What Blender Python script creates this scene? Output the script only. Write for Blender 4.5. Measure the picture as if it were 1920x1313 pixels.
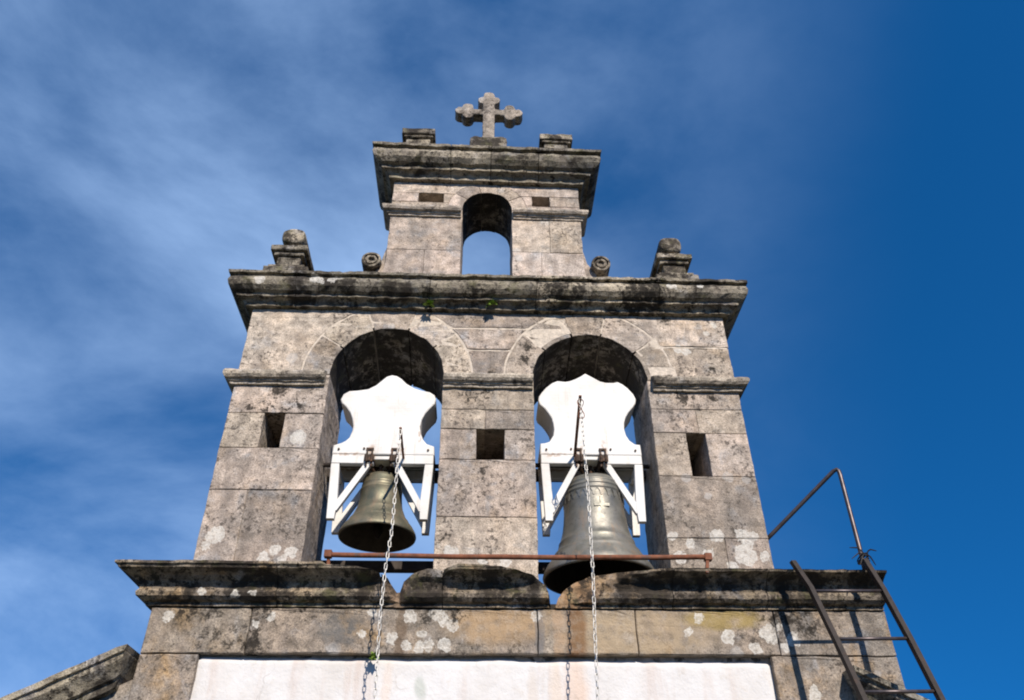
import bpy, bmesh, math, random
from mathutils import Vector, Matrix, noise
from mathutils.geometry import tessellate_polygon
R = math.radians
random.seed(7)
sc = bpy.context.scene
for o in list(bpy.data.objects): bpy.data.objects.remove(o)

# ------------------------------------------------------------------ camera, sky, sun, exposure
CAM = Vector((0.0, -6.646, 1.6))
yaw, pitch, roll = R(2.53), R(35.85), R(-0.47)
fw = Vector((math.sin(yaw)*math.cos(pitch), math.cos(yaw)*math.cos(pitch), math.sin(pitch)))
r0 = Vector((math.cos(yaw), -math.sin(yaw), 0)); u0 = r0.cross(fw)
rt = r0*math.cos(roll)+u0*math.sin(roll); up = u0*math.cos(roll)-r0*math.sin(roll)
cam_d = bpy.data.cameras.new('camera'); cam = bpy.data.objects.new('camera', cam_d); sc.collection.objects.link(cam)
cam.matrix_world = Matrix(((rt.x, up.x, -fw.x, CAM.x), (rt.y, up.y, -fw.y, CAM.y), (rt.z, up.z, -fw.z, CAM.z), (0, 0, 0, 1)))
cam_d.lens = 28.0; cam_d.sensor_width = 36.0; cam_d.clip_start = 0.05; cam_d.clip_end = 2000
sc.camera = cam

SUN_AZ, SUN_EL = R(16), R(36)          # sun to the right of the photographer's back
sdir = Vector((math.sin(SUN_AZ)*math.cos(SUN_EL), -math.cos(SUN_AZ)*math.cos(SUN_EL), math.sin(SUN_EL)))
sl = bpy.data.lights.new('sun', 'SUN'); sl.energy = 5.0; sl.angle = R(0.53); sl.color = (1.0, 0.915, 0.80)
so = bpy.data.objects.new('sun', sl); so.rotation_euler = sdir.to_track_quat('Z', 'Y').to_euler(); so.location = (6, -20, 20)
sc.collection.objects.link(so)

world = bpy.data.worlds.new('World'); sc.world = world; world.use_nodes = True
BIGLOC, WLOC = (.07, 13.56, 6.76), (6.2, 16.37, 9.61)
def build_world():
    nt = world.node_tree; N = nt.nodes; Lk = nt.links
    for n in list(N): N.remove(n)
    out = N.new('ShaderNodeOutputWorld'); bg = N.new('ShaderNodeBackground'); Lk.new(bg.outputs[0], out.inputs[0])
    sky = N.new('ShaderNodeTexSky'); sky.sky_type = 'NISHITA'; sky.sun_disc = False
    sky.sun_elevation = SUN_EL; sky.sun_rotation = math.pi-SUN_AZ
    sky.altitude = 2500; sky.air_density = 0.9; sky.dust_density = 0.0; sky.ozone_density = 3.5
    hs = N.new('ShaderNodeMix'); hs.data_type = 'RGBA'; hs.blend_type = 'MULTIPLY'; hs.inputs[0].default_value = 1.0
    Lk.new(sky.outputs[0], hs.inputs[6]); hs.inputs[7].default_value = (.115, .98, 1.5, 1)      # the film's deep, slide-like blue
    tc = N.new('ShaderNodeTexCoord')
    lift = N.new('ShaderNodeVectorMath'); lift.operation = 'ADD'; lift.inputs[1].default_value = (0, 0, .32)     # clear mountain air: no milky horizon
    nrm = N.new('ShaderNodeVectorMath'); nrm.operation = 'NORMALIZE'
    Lk.new(tc.outputs['Generated'], lift.inputs[0]); Lk.new(lift.outputs[0], nrm.inputs[0]); Lk.new(nrm.outputs[0], sky.inputs['Vector'])
    # thin cirrus: streaky noise in the direction of view, thicker towards one side of the sky
    def nz(scale, detail, rough, mapscale, rot=(0, 0, 0), dist=0.0, loc=(0, 0, 0)):
        m = N.new('ShaderNodeMapping'); m.inputs['Scale'].default_value = mapscale; m.inputs['Rotation'].default_value = rot; m.inputs['Location'].default_value = loc
        Lk.new(tc.outputs['Generated'], m.inputs[0])
        n = N.new('ShaderNodeTexNoise'); n.inputs['Scale'].default_value = scale; n.inputs['Detail'].default_value = detail
        n.inputs['Roughness'].default_value = rough; n.inputs['Distortion'].default_value = dist
        Lk.new(m.outputs[0], n.inputs['Vector']); return n.outputs['Fac']
    def mth(op, a, b=None, clamp=False):
        m = N.new('ShaderNodeMath'); m.operation = op; m.use_clamp = clamp
        for i, v in enumerate((a, b)):
            if v is None: continue
            if isinstance(v, (int, float)): m.inputs[i].default_value = v
            else: Lk.new(v, m.inputs[i])
        return m.outputs[0]
    def mr(v, a, b, c=0.0, d=1.0):
        m = N.new('ShaderNodeMapRange'); m.interpolation_type = 'SMOOTHSTEP'
        for i, q in enumerate((v, a, b, c, d)):
            if isinstance(q, (int, float)): m.inputs[i].default_value = q
            else: Lk.new(q, m.inputs[i])
        return m.outputs[0]
    big = nz(1.7, 3, .5, (1, 1, 1), (0.2, 0.5, 1.0), 0, BIGLOC)
    wisp = nz(2.1, 9, .57, (1.0, 1.0, 1.7), (0.5, 0.9, 0.3), .25, WLOC)
    sp = N.new('ShaderNodeSeparateXYZ'); Lk.new(tc.outputs['Generated'], sp.inputs[0])
    side = mr(sp.outputs['X'], 0.50, -0.28)
    cover = mth('MULTIPLY', mr(wisp, .20, .82), mth('ADD', mth('MULTIPLY', side, .80), .0))
    cover = mth('MULTIPLY', cover, mr(big, .24, .66, .5, 1.0), True)
    mix = N.new('ShaderNodeMix'); mix.data_type = 'RGBA'
    Lk.new(cover, mix.inputs[0]); Lk.new(hs.outputs[2], mix.inputs[6])
    mix.inputs[7].default_value = (4.9, 7.1, 10.8, 1)
    Lk.new(mix.outputs[2], bg.inputs[0]); bg.inputs[1].default_value = 0.1
build_world()
sc.view_settings.view_transform = 'Standard'; sc.view_settings.look = 'None'
sc.view_settings.exposure = 0.34; sc.view_settings.gamma = 1.0; sc.view_settings.use_curve_mapping = False
sc.render.engine = 'CYCLES'
sc.cycles.use_denoising = True; sc.cycles.max_bounces = 6; sc.cycles.diffuse_bounces = 2; sc.cycles.filter_width = 2.0

# ------------------------------------------------------------------ object helpers
C = sc.collection
WL = {}                                   # world location of every object (all unrotated)
def tag(o, label=None, cat=None, group=None, kind=None):
    if label: o['label'] = label
    if cat: o['category'] = cat
    if group: o['group'] = group
    if kind: o['kind'] = kind
    return o
def link(o, loc, parent):
    C.objects.link(o); WL[o.name] = Vector(loc)
    if parent: o.parent = parent; o.location = Vector(loc)-WL[parent.name]
    else: o.location = loc
    return o
def empty(name, loc, label, cat, group=None):
    o = bpy.data.objects.new(name, None); o.empty_display_size = .2
    link(o, loc, None); return tag(o, label, cat, group)
def obj(name, bm, m, parent=None, loc=None, smooth=False, recalc=True):
    if recalc: bmesh.ops.recalc_face_normals(bm, faces=bm.faces)
    if loc is None:
        xs = [v.co for v in bm.verts]
        lo = [min(c[i] for c in xs) for i in range(3)]; hi = [max(c[i] for c in xs) for i in range(3)]
        loc = Vector(((lo[0]+hi[0])/2, (lo[1]+hi[1])/2, lo[2]))
    loc = Vector(loc)
    bmesh.ops.translate(bm, verts=bm.verts, vec=-loc)
    me = bpy.data.meshes.new(name); bm.to_mesh(me); bm.free()
    if smooth:
        for p in me.polygons: p.use_smooth = True
    me.materials.append(m)
    return link(bpy.data.objects.new(name, me), loc, parent)
def dup(o, loc, parent, name=None):
    c = o.copy(); link(c, loc, parent)
    return c
def jit(p, f, a): return Vector(noise.noise_vector(Vector(p)*f))*a
def add_box(bm, x0, x1, y0, y1, z0, z1):
    v = [bm.verts.new((x, y, z)) for x in (x0, x1) for y in (y0, y1) for z in (z0, z1)]
    for f in ((0, 1, 3, 2), (4, 6, 7, 5), (0, 4, 5, 1), (2, 3, 7, 6), (0, 2, 6, 4), (1, 5, 7, 3)): bm.faces.new([v[i] for i in f])
def add_tube(bm, pts, r, n=10, cap=True):
    pts = [Vector(p) for p in pts]; rings = []; prev = None
    for i, p in enumerate(pts):
        t = (pts[min(i+1, len(pts)-1)]-pts[max(i-1, 0)]).normalized()
        a = prev if prev else (Vector((0, 0, 1)) if abs(t.z) < .9 else Vector((1, 0, 0)))
        s = t.cross(a).normalized(); u = s.cross(t).normalized(); prev = u
        rr = r[i] if isinstance(r, (list, tuple)) else r
        rings.append([bm.verts.new(p+(s*math.cos(k*2*math.pi/n)+u*math.sin(k*2*math.pi/n))*rr) for k in range(n)])
    for a, b in zip(rings, rings[1:]):
        for k in range(n): bm.faces.new((a[k], a[(k+1) % n], b[(k+1) % n], b[k]))
    if cap: bm.faces.new(rings[0]); bm.faces.new(rings[-1][::-1])
def add_bar(bm, a, b, w, h, side=None):
    a, b = Vector(a), Vector(b); t = (b-a).normalized()
    s = t.cross(Vector(side) if side else Vector((0, 1, 0))).normalized(); u = s.cross(t).normalized()
    v = [bm.verts.new(p+s*i*w/2+u*j*h/2) for p in (a, b) for i, j in ((-1, -1), (1, -1), (1, 1), (-1, 1))]
    for f in ((0, 1, 2, 3), (4, 7, 6, 5), (0, 4, 5, 1), (1, 5, 6, 2), (2, 6, 7, 3), (3, 7, 4, 0)): bm.faces.new([v[i] for i in f])
def add_lathe(bm, prof, c=(0, 0, 0), n=48, axis='z'):
    rings = []
    for r, h in prof:
        ring = []
        for k in range(n):
            a = 2*math.pi*k/n; p = (r*math.cos(a), r*math.sin(a), h)
            if axis == 'y': p = (p[0], h, p[1])
            ring.append(bm.verts.new(Vector(c)+Vector(p)))
        rings.append(ring)
    for a, b in zip(rings, rings[1:]):
        for k in range(n): bm.faces.new((a[k], a[(k+1) % n], b[(k+1) % n], b[k]))
    return rings
def offset(poly, d):
    n = len(poly); out = []
    ar = sum(poly[i][0]*poly[(i+1) % n][1]-poly[(i+1) % n][0]*poly[i][1] for i in range(n))
    sg = 1 if ar > 0 else -1
    for i in range(n):
        p, q, r = (Vector(poly[(i+k) % n]) for k in (-1, 0, 1))
        e1, e2 = (q-p), (r-q)
        if e1.length < 1e-6 or e2.length < 1e-6: out.append(q.copy()); continue
        e1.normalize(); e2.normalize()
        n1 = Vector((-e1.y, e1.x))*sg; n2 = Vector((-e2.y, e2.x))*sg
        m = n1+n2; k = m.length_squared
        out.append(q+(m*(2/k) if k > .3 else n1)*d)
    return out
def densify(poly, step):
    out = []
    for i in range(len(poly)):
        a, b = Vector(poly[i]), Vector(poly[(i+1) % len(poly)]); k = max(1, int((b-a).length/step+.5))
        out += [a.lerp(b, j/k) for j in range(k)]
    return out
def add_prism(bm, poly, y0, y1, bev=0.0, jamp=0.0, step=None, shape=None):
    """polygon in (x, z) drawn out along y, with a worn, chipped edge"""
    p = densify(poly, step) if step else [Vector(q) for q in poly]
    if bev: rings = [(offset(p, bev), y0), (offset(p, bev*.3), y0+bev*.35), (p, y0+bev), (p, y1-bev), (offset(p, bev), y1)]
    else: rings = [(p, y0), (p, y1)]
    R_ = []
    for q, y in rings:
        ring = []
        for c in q:
            v = Vector((c[0], y, c[1]))
            if jamp: v = v+jit(v, 9, jamp)+jit(v+Vector((5, 3, 1)), 31, jamp*.55)
            if shape: v = shape(v)
            ring.append(bm.verts.new(v))
        R_.append(ring)
    n = len(p)
    for a, b in zip(R_, R_[1:]):
        for k in range(n): bm.faces.new((a[k], a[(k+1) % n], b[(k+1) % n], b[k]))
    for ring, q in ((R_[0], rings[0][0]), (R_[-1], rings[-1][0])):
        for tri in tessellate_polygon([[Vector((c[0], c[1], 0)) for c in q]]):
            try: bm.faces.new([ring[i] for i in tri])
            except ValueError: pass
def remeshed(name, bm, m, parent, voxel, amp, freq=14, loc=None):
    """fuse overlapping stone shapes into one weathered surface"""
    bmesh.ops.recalc_face_normals(bm, faces=bm.faces)
    me = bpy.data.meshes.new('tmp'); bm.to_mesh(me); bm.free()
    t = bpy.data.objects.new('tmp', me); C.objects.link(t)
    md = t.modifiers.new('r', 'REMESH'); md.mode = 'VOXEL'; md.voxel_size = voxel
    sm = t.modifiers.new('s', 'SMOOTH'); sm.factor = .5; sm.iterations = 1
    dg = bpy.context.evaluated_depsgraph_get(); dg.update()
    m2 = bpy.data.meshes.new_from_object(t.evaluated_get(dg))
    bpy.data.objects.remove(t); bpy.data.meshes.remove(me)
    b2 = bmesh.new(); b2.from_mesh(m2); bpy.data.meshes.remove(m2)
    for v in b2.verts: v.co += jit(v.co, freq, amp)+jit(v.co, freq*3, amp*.4)
    return obj(name, b2, m, parent, loc=loc, smooth=True)

# ------------------------------------------------------------------ materials
class NT:
    def __init__(s, name):
        s.m = bpy.data.materials.new(name); s.m.use_nodes = True; s.t = s.m.node_tree; s.N = s.t.nodes; s.L = s.t.links
        s.b = s.N['Principled BSDF']; s.b.inputs['Specular IOR Level'].default_value = .25
        s.pos = s.N.new('ShaderNodeNewGeometry').outputs['Position']
    def put(s, sock, v):
        if isinstance(v, (int, float)): sock.default_value = v
        elif isinstance(v, tuple): sock.default_value = v if len(v) == 4 or sock.type == 'VECTOR' else v+(1,)
        else: s.L.new(v, sock)
    def noise(s, scale, detail=4, rough=.55, dist=0, vec=None):
        n = s.N.new('ShaderNodeTexNoise'); s.L.new(vec or s.pos, n.inputs['Vector'])
        n.inputs['Scale'].default_value = scale; n.inputs['Detail'].default_value = detail
        n.inputs['Roughness'].default_value = rough; n.inputs['Distortion'].default_value = dist
        return n.outputs['Fac']
    def noisec(s, scale, detail=2):
        n = s.N.new('ShaderNodeTexNoise'); s.L.new(s.pos, n.inputs['Vector'])
        n.inputs['Scale'].default_value = scale; n.inputs['Detail'].default_value = detail
        return n.outputs['Color']
    def math(s, op, a, b=0.0, clamp=False):
        n = s.N.new('ShaderNodeMath'); n.operation = op; n.use_clamp = clamp
        s.put(n.inputs[0], a); s.put(n.inputs[1], b); return n.outputs[0]
    def vec(s, op, a, b):
        n = s.N.new('ShaderNodeVectorMath'); n.operation = op
        s.put(n.inputs[0], a); s.put(n.inputs[1], b)
        return n.outputs['Value'] if op in ('DISTANCE', 'LENGTH') else n.outputs[0]
    def ramp(s, v, a, b, c=0.0, d=1.0):
        n = s.N.new('ShaderNodeMapRange'); n.interpolation_type = 'SMOOTHSTEP'
        for i, q in enumerate((v, a, b, c, d)): s.put(n.inputs[i], q)
        return n.outputs[0]
    def mix(s, f, a, b, mode='MIX'):
        n = s.N.new('ShaderNodeMix'); n.data_type = 'RGBA'; n.blend_type = mode
        s.put(n.inputs[0], f); s.put(n.inputs[6], a); s.put(n.inputs[7], b); return n.outputs[2]
    def grey(s, v):
        n = s.N.new('ShaderNodeCombineColor'); 
        for i in range(3): s.put(n.inputs[i], v)
        return n.outputs[0]
    def warp(s, scale, amp):
        c = s.vec('SUBTRACT', s.noisec(scale), (.5, .5, .5))
        c = s.vec('MULTIPLY', c, (amp, 0, amp))
        return s.vec('ADD', s.vec('MULTIPLY', s.pos, (1, 0, 1)), c)
    def spots(s, lst, wv):
        acc = None
        for x, z, r in lst:
            d = s.math('SUBTRACT', s.vec('DISTANCE', wv, (x, 0, z)), r)
            acc = d if acc is None else s.math('MINIMUM', acc, d)
        return acc
    def bump(s, h, strength, dist):
        n = s.N.new('ShaderNodeBump'); n.inputs['Strength'].default_value = strength; n.inputs['Distance'].default_value = dist
        s.L.new(h, n.inputs['Height']); s.L.new(n.outputs[0], s.b.inputs['Normal'])
    def done(s, col, rough=.9, metal=0.0):
        s.put(s.b.inputs['Base Color'], col); s.put(s.b.inputs['Roughness'], rough); s.put(s.b.inputs['Metallic'], metal)
        return s.m

def stone(name, c1=(.48, .385, .315), c2=(.34, .29, .25), speck=.568, crust=None, white=(), black=(), rust=(), ochre=.0, moss=0.0, generic=True):
    s = NT(name)
    col = s.mix(s.ramp(s.noise(1.6, 4, .6), .36, .64), c1, c2)
    col = s.mix(s.ramp(s.noise(4.3, 5, .6, .4), .52, .72), col, (.33, .315, .31))            # grey film of lichen
    if ochre: col = s.mix(s.math('MULTIPLY', s.ramp(s.noise(2.7, 4, .6, .3), .5, .72), ochre), col, (.42, .25, .09))
    oi = s.N.new('ShaderNodeObjectInfo')
    tint = s.ramp(oi.outputs['Random'], 0, 1, .70, 1.06)
    col = s.mix(s.ramp(s.math('FRACT', s.math('MULTIPLY', oi.outputs['Random'], 7.13)), .3, 1, 0, .5), col, (.43, .36, .27))
    var = s.math('MULTIPLY', tint, s.ramp(s.noise(9, 6, .65), .27, .73, .56, 1.34))
    grain = s.noise(75, 4, .75)
    var = s.math('MULTIPLY', var, s.ramp(grain, .3, .7, .60, 1.34))
    col = s.mix(1.0, col, s.grey(var), 'MULTIPLY')
    stv = s.N.new('ShaderNodeMapping'); s.L.new(s.pos, stv.inputs[0]); stv.inputs['Scale'].default_value = (5.5, 5.5, .8)
    col = s.mix(s.math('MULTIPLY', s.ramp(s.noise(1, 6, .65, .3, stv.outputs[0]), .47, .70), .5), col, (.17, .14, .12))       # rain-washed grime
    col = s.mix(s.math('MULTIPLY', s.ramp(s.noise(3.3, 7, .68, .4), .54, .68), .45), col, (.15, .125, .105))
    sp = s.noise(24, 6, .72)
    msk = s.ramp(s.noise(2.3, 4, .6), .40, .66, -.03, .09)
    dark = s.ramp(s.math('ADD', sp, msk), speck, speck+.07)
    col = s.mix(s.math('MULTIPLY', dark, .75), col, (.045, .037, .031))
    pits = s.ramp(s.noise(38, 3, .6), .66, .72)
    col = s.mix(s.math('MULTIPLY', pits, .7), col, (.05, .042, .036))
    if generic:
        vo = s.N.new('ShaderNodeTexVoronoi'); vo.inputs['Scale'].default_value = 5.2; s.L.new(s.warp(16, .05), vo.inputs['Vector'])
        sx = s.N.new('ShaderNodeSeparateXYZ'); s.L.new(vo.outputs['Color'], sx.inputs[0])
        rad = s.ramp(sx.outputs[0], .55, 1.0, -.02, .3)
        wsp = s.math('MULTIPLY', s.ramp(vo.outputs['Distance'], s.math('SUBTRACT', rad, .02), s.math('ADD', rad, .05), 1, 0), s.ramp(s.noise(1.1, 2), .42, .6, 0, .42))
        col = s.mix(wsp, col, (.47, .45, .43))
    if rust:
        for (x, z, rx, rz, cc) in rust:
            v = s.vec('SUBTRACT', s.warp(7, .05), (x, 0, z)); v = s.vec('MULTIPLY', v, (1/rx, 0, 1/rz))
            k = s.ramp(s.vec('LENGTH', v, (0, 0, 0)), .55, 1.1, .8, 0)
            col = s.mix(s.math('MULTIPLY', k, s.ramp(s.noise(12, 4), .3, .6, .4, 1)), col, cc)
    if crust is not None:
        cr = s.ramp(s.noise(3.1, 9, .68, .5), crust, crust+.13)
        cr = s.math('MAXIMUM', cr, s.ramp(s.noise(13, 6, .7), crust+.06, crust+.14))
        col = s.mix(s.math('MULTIPLY', cr, .93), col, (.024, .019, .015))
        if moss: col = s.mix(s.math('MULTIPLY', s.ramp(s.noise(5.5, 6, .65), .55, .68), moss), col, (.12, .115, .045))
    w1 = s.vec('ADD', s.warp(13, .09), s.vec('MULTIPLY', s.vec('SUBTRACT', s.noisec(55, 3), (.5, .5, .5)), (.045, 0, .045)))
    if white:
        d = s.spots(white, w1); k = s.ramp(d, -.007, .004, 1, 0)
        rim = s.math('MULTIPLY', s.ramp(s.noise(34, 5, .7), .34, .56, .35, 1), s.ramp(s.math('ABSOLUTE', s.math('ADD', d, .022)), 0, .012, .7, 1))
        col = s.mix(s.math('MULTIPLY', k, s.math('MULTIPLY', rim, .88)), col, s.mix(s.noise(11), (.50, .46, .41), (.62, .60, .55)))
    if black:
        d = s.spots(black, s.vec('ADD', s.warp(11, .14), s.vec('MULTIPLY', s.vec('SUBTRACT', s.noisec(40, 4), (.5, .5, .5)), (.09, 0, .09)))); k = s.math('MULTIPLY', s.ramp(d, -.02, .008, 1, 0), s.ramp(s.noise(17, 6, .7), .36, .5, .25, 1))
        k2 = s.math('MULTIPLY', s.ramp(d, 0, .10, 1, 0), s.ramp(sp, .5, .58))
        col = s.mix(s.math('MAXIMUM', s.math('MULTIPLY', k, .95), s.math('MULTIPLY', k2, .8)), col, (.022, .018, .014))
    h = s.math('ADD', s.math('MULTIPLY', s.noise(7, 6, .65), 1.0), s.math('MULTIPLY', grain, .22))
    h = s.math('SUBTRACT', h, s.math('MULTIPLY', pits, .22))
    h = s.math('ADD', h, s.math('MULTIPLY', sp, .3))
    s.bump(h, .75, .03)
    return s.done(col, .93)

W_PIER = [(2.332, 4.419, .062), (2.336, 4.231, .10), (2.435, 4.405, .05), (2.37, 4.32, .06), (2.112, 4.402, .07), (2.015, 4.238, .045), (1.86, 4.33, .05), (1.75, 4.2, .06), (1.704, 4.398, .042), (2.5, 4.2, .05), (2.2, 4.12, .05),
          (2.018, 6.455, .047), (2.109, 6.422, .052), (-1.769, 4.243, .047), (-1.628, 4.215, .05), (-1.846, 4.161, .05), (-1.688, 4.14, .045), (-2.295, 4.369, .08), (-2.36, 4.28, .05), (-.254, 4.232, .06), (.22, 4.14, .05), (.02, 4.15, .04), (-1.728, 5.348, .08), (2.36, 6.672, .036), (2.45, 6.78, .04)]
W_BAND = [(-2.522, 3.663, .045), (-1.812, 3.598, .028), (-1.695, 3.667, .03), (-.466, 3.527, .040), (-.481, 3.422, .045), (-.395, 3.43, .05), (-.267, 3.444, .055), (-.355, 3.69, .05), (-.29, 3.64, .06), (-.22, 3.60, .05), (-.561, 3.665, .057), (-.7, 3.5, .05), (-.58, 3.44, .04),
          (1.732, 3.551, .04), (2.06, 3.518, .06), (2.40, 3.541, .08), (2.47, 3.60, .06), (2.266, 3.425, .05), (2.592, 3.499, .06), (2.681, 3.072, .057), (1.835, 3.66, .045), (2.52, 3.44, .04), (-.873, 3.70, .04), (-.95, 3.52, .03), (.47, 3.68, .05)]
B_PIER = [(.46, 6.455, .055), (.429, 6.285, .05), (.508, 6.629, .035), (1.924, 6.84, .05), (.076, 6.09, .05), (-.158, 5.854, .04), (.026, 5.889, .035), (-2.01, 5.87, .07), (-1.781, 5.701, .04), (-2.234, 5.663, .04), (-2.1, 5.65, .03), (-1.9, 5.64, .03), (.012, 5.008, .035), (.029, 4.899, .017), (.03, 4.792, .012), (-.338, 4.353, .025), (2.0, 5.86, .06), (2.3, 5.88, .05), (2.35, 6.2, .05), (1.78, 6.15, .05)]
B_BAND = [(-2.433, 3.689, .05), (-2.331, 3.712, .045), (-2.36, 3.64, .03), (-2.19, 3.66, .036), (-1.806, 3.445, .06), (-1.80, 3.51, .04), (-1.814, 3.375, .05), (-2.203, 3.519, .027), (-2.097, 3.52, .027), (-1.992, 3.424, .03), (-2.15, 3.7, .03), (-1.75, 3.7, .03), (-1.45, 3.71, .03), (-.429, 3.657, .033), (-.188, 3.658, .036), (-.2, 3.69, .03), (2.464, 3.66, .06), (2.684, 3.64, .07), (2.58, 3.652, .05), (2.75, 3.56, .04)]
W_COR = [(-2.35, 7.1, .06), (-1.79, 7.13, .055), (-1.72, 7.10, .04), (-1.6, 7.12, .055), (-1.52, 7.14, .03), (-2.27, 3.83, .04), (-2.0, 3.83, .035), (-1.86, 3.83, .03), (2.0, 7.12, .05), (2.3, 7.13, .04)]
B_COR = [(.743, 7.06, .10), (.86, 7.13, .05), (.997, 7.04, .08), (1.06, 7.13, .04), (1.59, 6.98, .13), (1.79, 6.98, .13), (1.7, 7.08, .13), (1.62, 7.15, .07), (1.85, 7.1, .06), (-1.447, 7.05, .10), (-1.164, 7.0, .05), (-.6, 7.0, .06), (-.1, 7.0, .05)]
M_pier = stone('granite_ashlar', ochre=.25, white=W_PIER, black=B_PIER)
M_arch = stone('granite_arch', c1=(.54, .44, .355), c2=(.40, .345, .295), speck=.58, ochre=.3, white=W_PIER[11:13]+W_PIER[23:], black=B_PIER)
M_top = stone('granite_upper', c1=(.56, .45, .375), c2=(.43, .365, .315), speck=.60, ochre=.3)
M_band = stone('granite_band', c1=(.40, .32, .25), c2=(.27, .235, .20), speck=.58, white=W_BAND, black=B_BAND, ochre=.75,
               rust=((1.30, 3.55, .80, .24, (.36, .275, .18)), (.15, 3.60, .5, .18, (.38, .26, .15)), (2.05, 3.66, .4, .1, (.30, .22, .08)), (.80, 3.55, .10, .40, (.17, .085, .035)), (.66, 3.55, .06, .4, (.36, .25, .16)), (-.63, 3.56, .055, .35, (.13, .09, .06)), (.50, 3.5, .045, .3, (.16, .15, .145)), (-1.1, 3.55, .25, .16, (.12, .115, .11))))
M_cornice = stone('granite_cornice', c1=(.36, .31, .23), c2=(.26, .235, .19), speck=.57, crust=.495, moss=.35, white=W_COR, black=B_COR, generic=False)
M_base = stone('granite_base_cornice', c1=(.34, .27, .19), c2=(.24, .20, .16), speck=.58, crust=.445, moss=.4, white=W_COR, ochre=.6, generic=False,
               rust=((.80, 3.85, .22, .25, (.38, .22, .11)), (1.1, 3.95, .25, .1, (.40, .26, .14)), (-.68, 3.88, .10, .2, (.42, .28, .18))))
M_finial = stone('granite_finial', c1=(.32, .27, .20), c2=(.22, .195, .155), speck=.56, crust=.455, moss=.45, generic=False)
M_cross = stone('granite_cross', c1=(.40, .335, .28), c2=(.28, .245, .21), speck=.575, crust=.56, generic=False)
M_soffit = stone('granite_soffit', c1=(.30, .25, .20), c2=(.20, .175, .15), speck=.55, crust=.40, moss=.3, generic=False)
M_impost = stone('granite_impost', c1=(.42, .355, .28), c2=(.32, .28, .23), speck=.57, crust=.56, generic=False)
M_impost_up = stone('granite_upper_impost', c1=(.48, .40, .32), c2=(.36, .31, .26), speck=.6, crust=.66, generic=False)

def simple(name, col, rough=.6, metal=0.0, var=.25, scale=12, c2=None, thr=(.5, .7), bump=.2, bd=.004, streak=None):
    s = NT(name)
    c = s.mix(1.0, col, s.grey(s.ramp(s.noise(scale, 5, .6), .25, .75, 1-var, 1+var)), 'MULTIPLY')
    if c2: c = s.mix(s.ramp(s.noise(scale*.6, 6, .7, .3), thr[0], thr[1]), c, c2)
    if bump: s.bump(s.noise(scale*3, 4, .6), bump, bd)
    return s.done(c, rough, metal)
M_mortar = simple('lime_mortar', (.40, .335, .28), .95, var=.3, scale=14, c2=(.10, .085, .07), thr=(.52, .64), bump=.6, bd=.02)
M_pale_mortar = simple('pale_lime_mortar', (.50, .43, .355), .95, var=.25, scale=14, c2=(.22, .18, .15), thr=(.56, .68), bump=.6, bd=.02)
M_core = simple('dark_core_and_hole_shade', (.03, .025, .02), .95, var=.4, scale=9, bump=.6, bd=.02)  # core and joint filler; near-black so hole backs carry painted shade
M_rust = simple('rusty_iron', (.17, .065, .035), .8, .15, var=.35, scale=16, c2=(.10, .075, .065), bump=.5)
M_iron = simple('dark_iron', (.022, .016, .014), .65, .1, var=.4, scale=20, c2=(.05, .026, .016), thr=(.56, .72), bump=.4)
M_strap = simple('strap_iron', (.05, .033, .024), .7, .3, var=.4, scale=30, c2=(.16, .08, .045), thr=(.5, .68), bump=.5)
M_galv = simple('galvanised_steel', (.62, .59, .54), .5, .5, var=.2, scale=40, bump=.1)
M_pipe = simple('steel_pipe', (.085, .07, .07), .40, .6, var=.3, scale=15, c2=(.09, .05, .035), thr=(.55, .7), bump=.1)
M_dark_wood = simple('dark_timber', (.05, .04, .034), .85, var=.4, scale=10, bump=.5)
M_leaf = simple('green_leaf', (.16, .24, .04), .55, var=.4, scale=40, bump=0)
M_wire = simple('black_wire', (.015, .013, .012), .6, bump=0)

def paint():
    s = NT('white_paint')
    c = s.mix(s.ramp(s.noise(2.5, 6, .6), .42, .72), (.66, .645, .62), (.56, .535, .50))
    st = s.N.new('ShaderNodeMapping'); s.L.new(s.pos, st.inputs[0]); st.inputs['Scale'].default_value = (22, 22, 1.3)
    c = s.mix(s.math('MULTIPLY', s.ramp(s.noise(1, 6, .65, .1, st.outputs[0]), .55, .78), .5), c, (.42, .31, .22))
    for x, z, rx, rz in ((-1.05, 5.27, .05, .13), (-.80, 5.25, .04, .16), (.93, 5.28, .05, .2), (1.18, 5.29, .04, .17), (-1.25, 5.24, .2, .03), (.70, 5.26, .15, .03), (-.6, 5.45, .02, .15)):
        v = s.vec('MULTIPLY', s.vec('SUBTRACT', s.warp(12, .05), (x, 0, z)), (1/rx, 0, 1/rz))
        c = s.mix(s.math('MULTIPLY', s.ramp(s.vec('LENGTH', v, (0, 0, 0)), .3, 1.1, .7, 0), s.ramp(s.noise(26, 4), .35, .6)), c, (.33, .20, .12))
    chips = s.ramp(s.noise(30, 6, .72), .66, .71)
    c = s.mix(s.math('MULTIPLY', chips, .75), c, (.24, .18, .14))
    gr = s.N.new('ShaderNodeMapping'); s.L.new(s.pos, gr.inputs[0]); gr.inputs['Scale'].default_value = (3, 3, 60)
    s.bump(s.math('ADD', s.noise(22, 4), s.math('MULTIPLY', s.noise(1, 4, .6, 0, gr.outputs[0]), .8)), .35, .008)
    return s.done(c, .6)
M_paint = paint()
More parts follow.
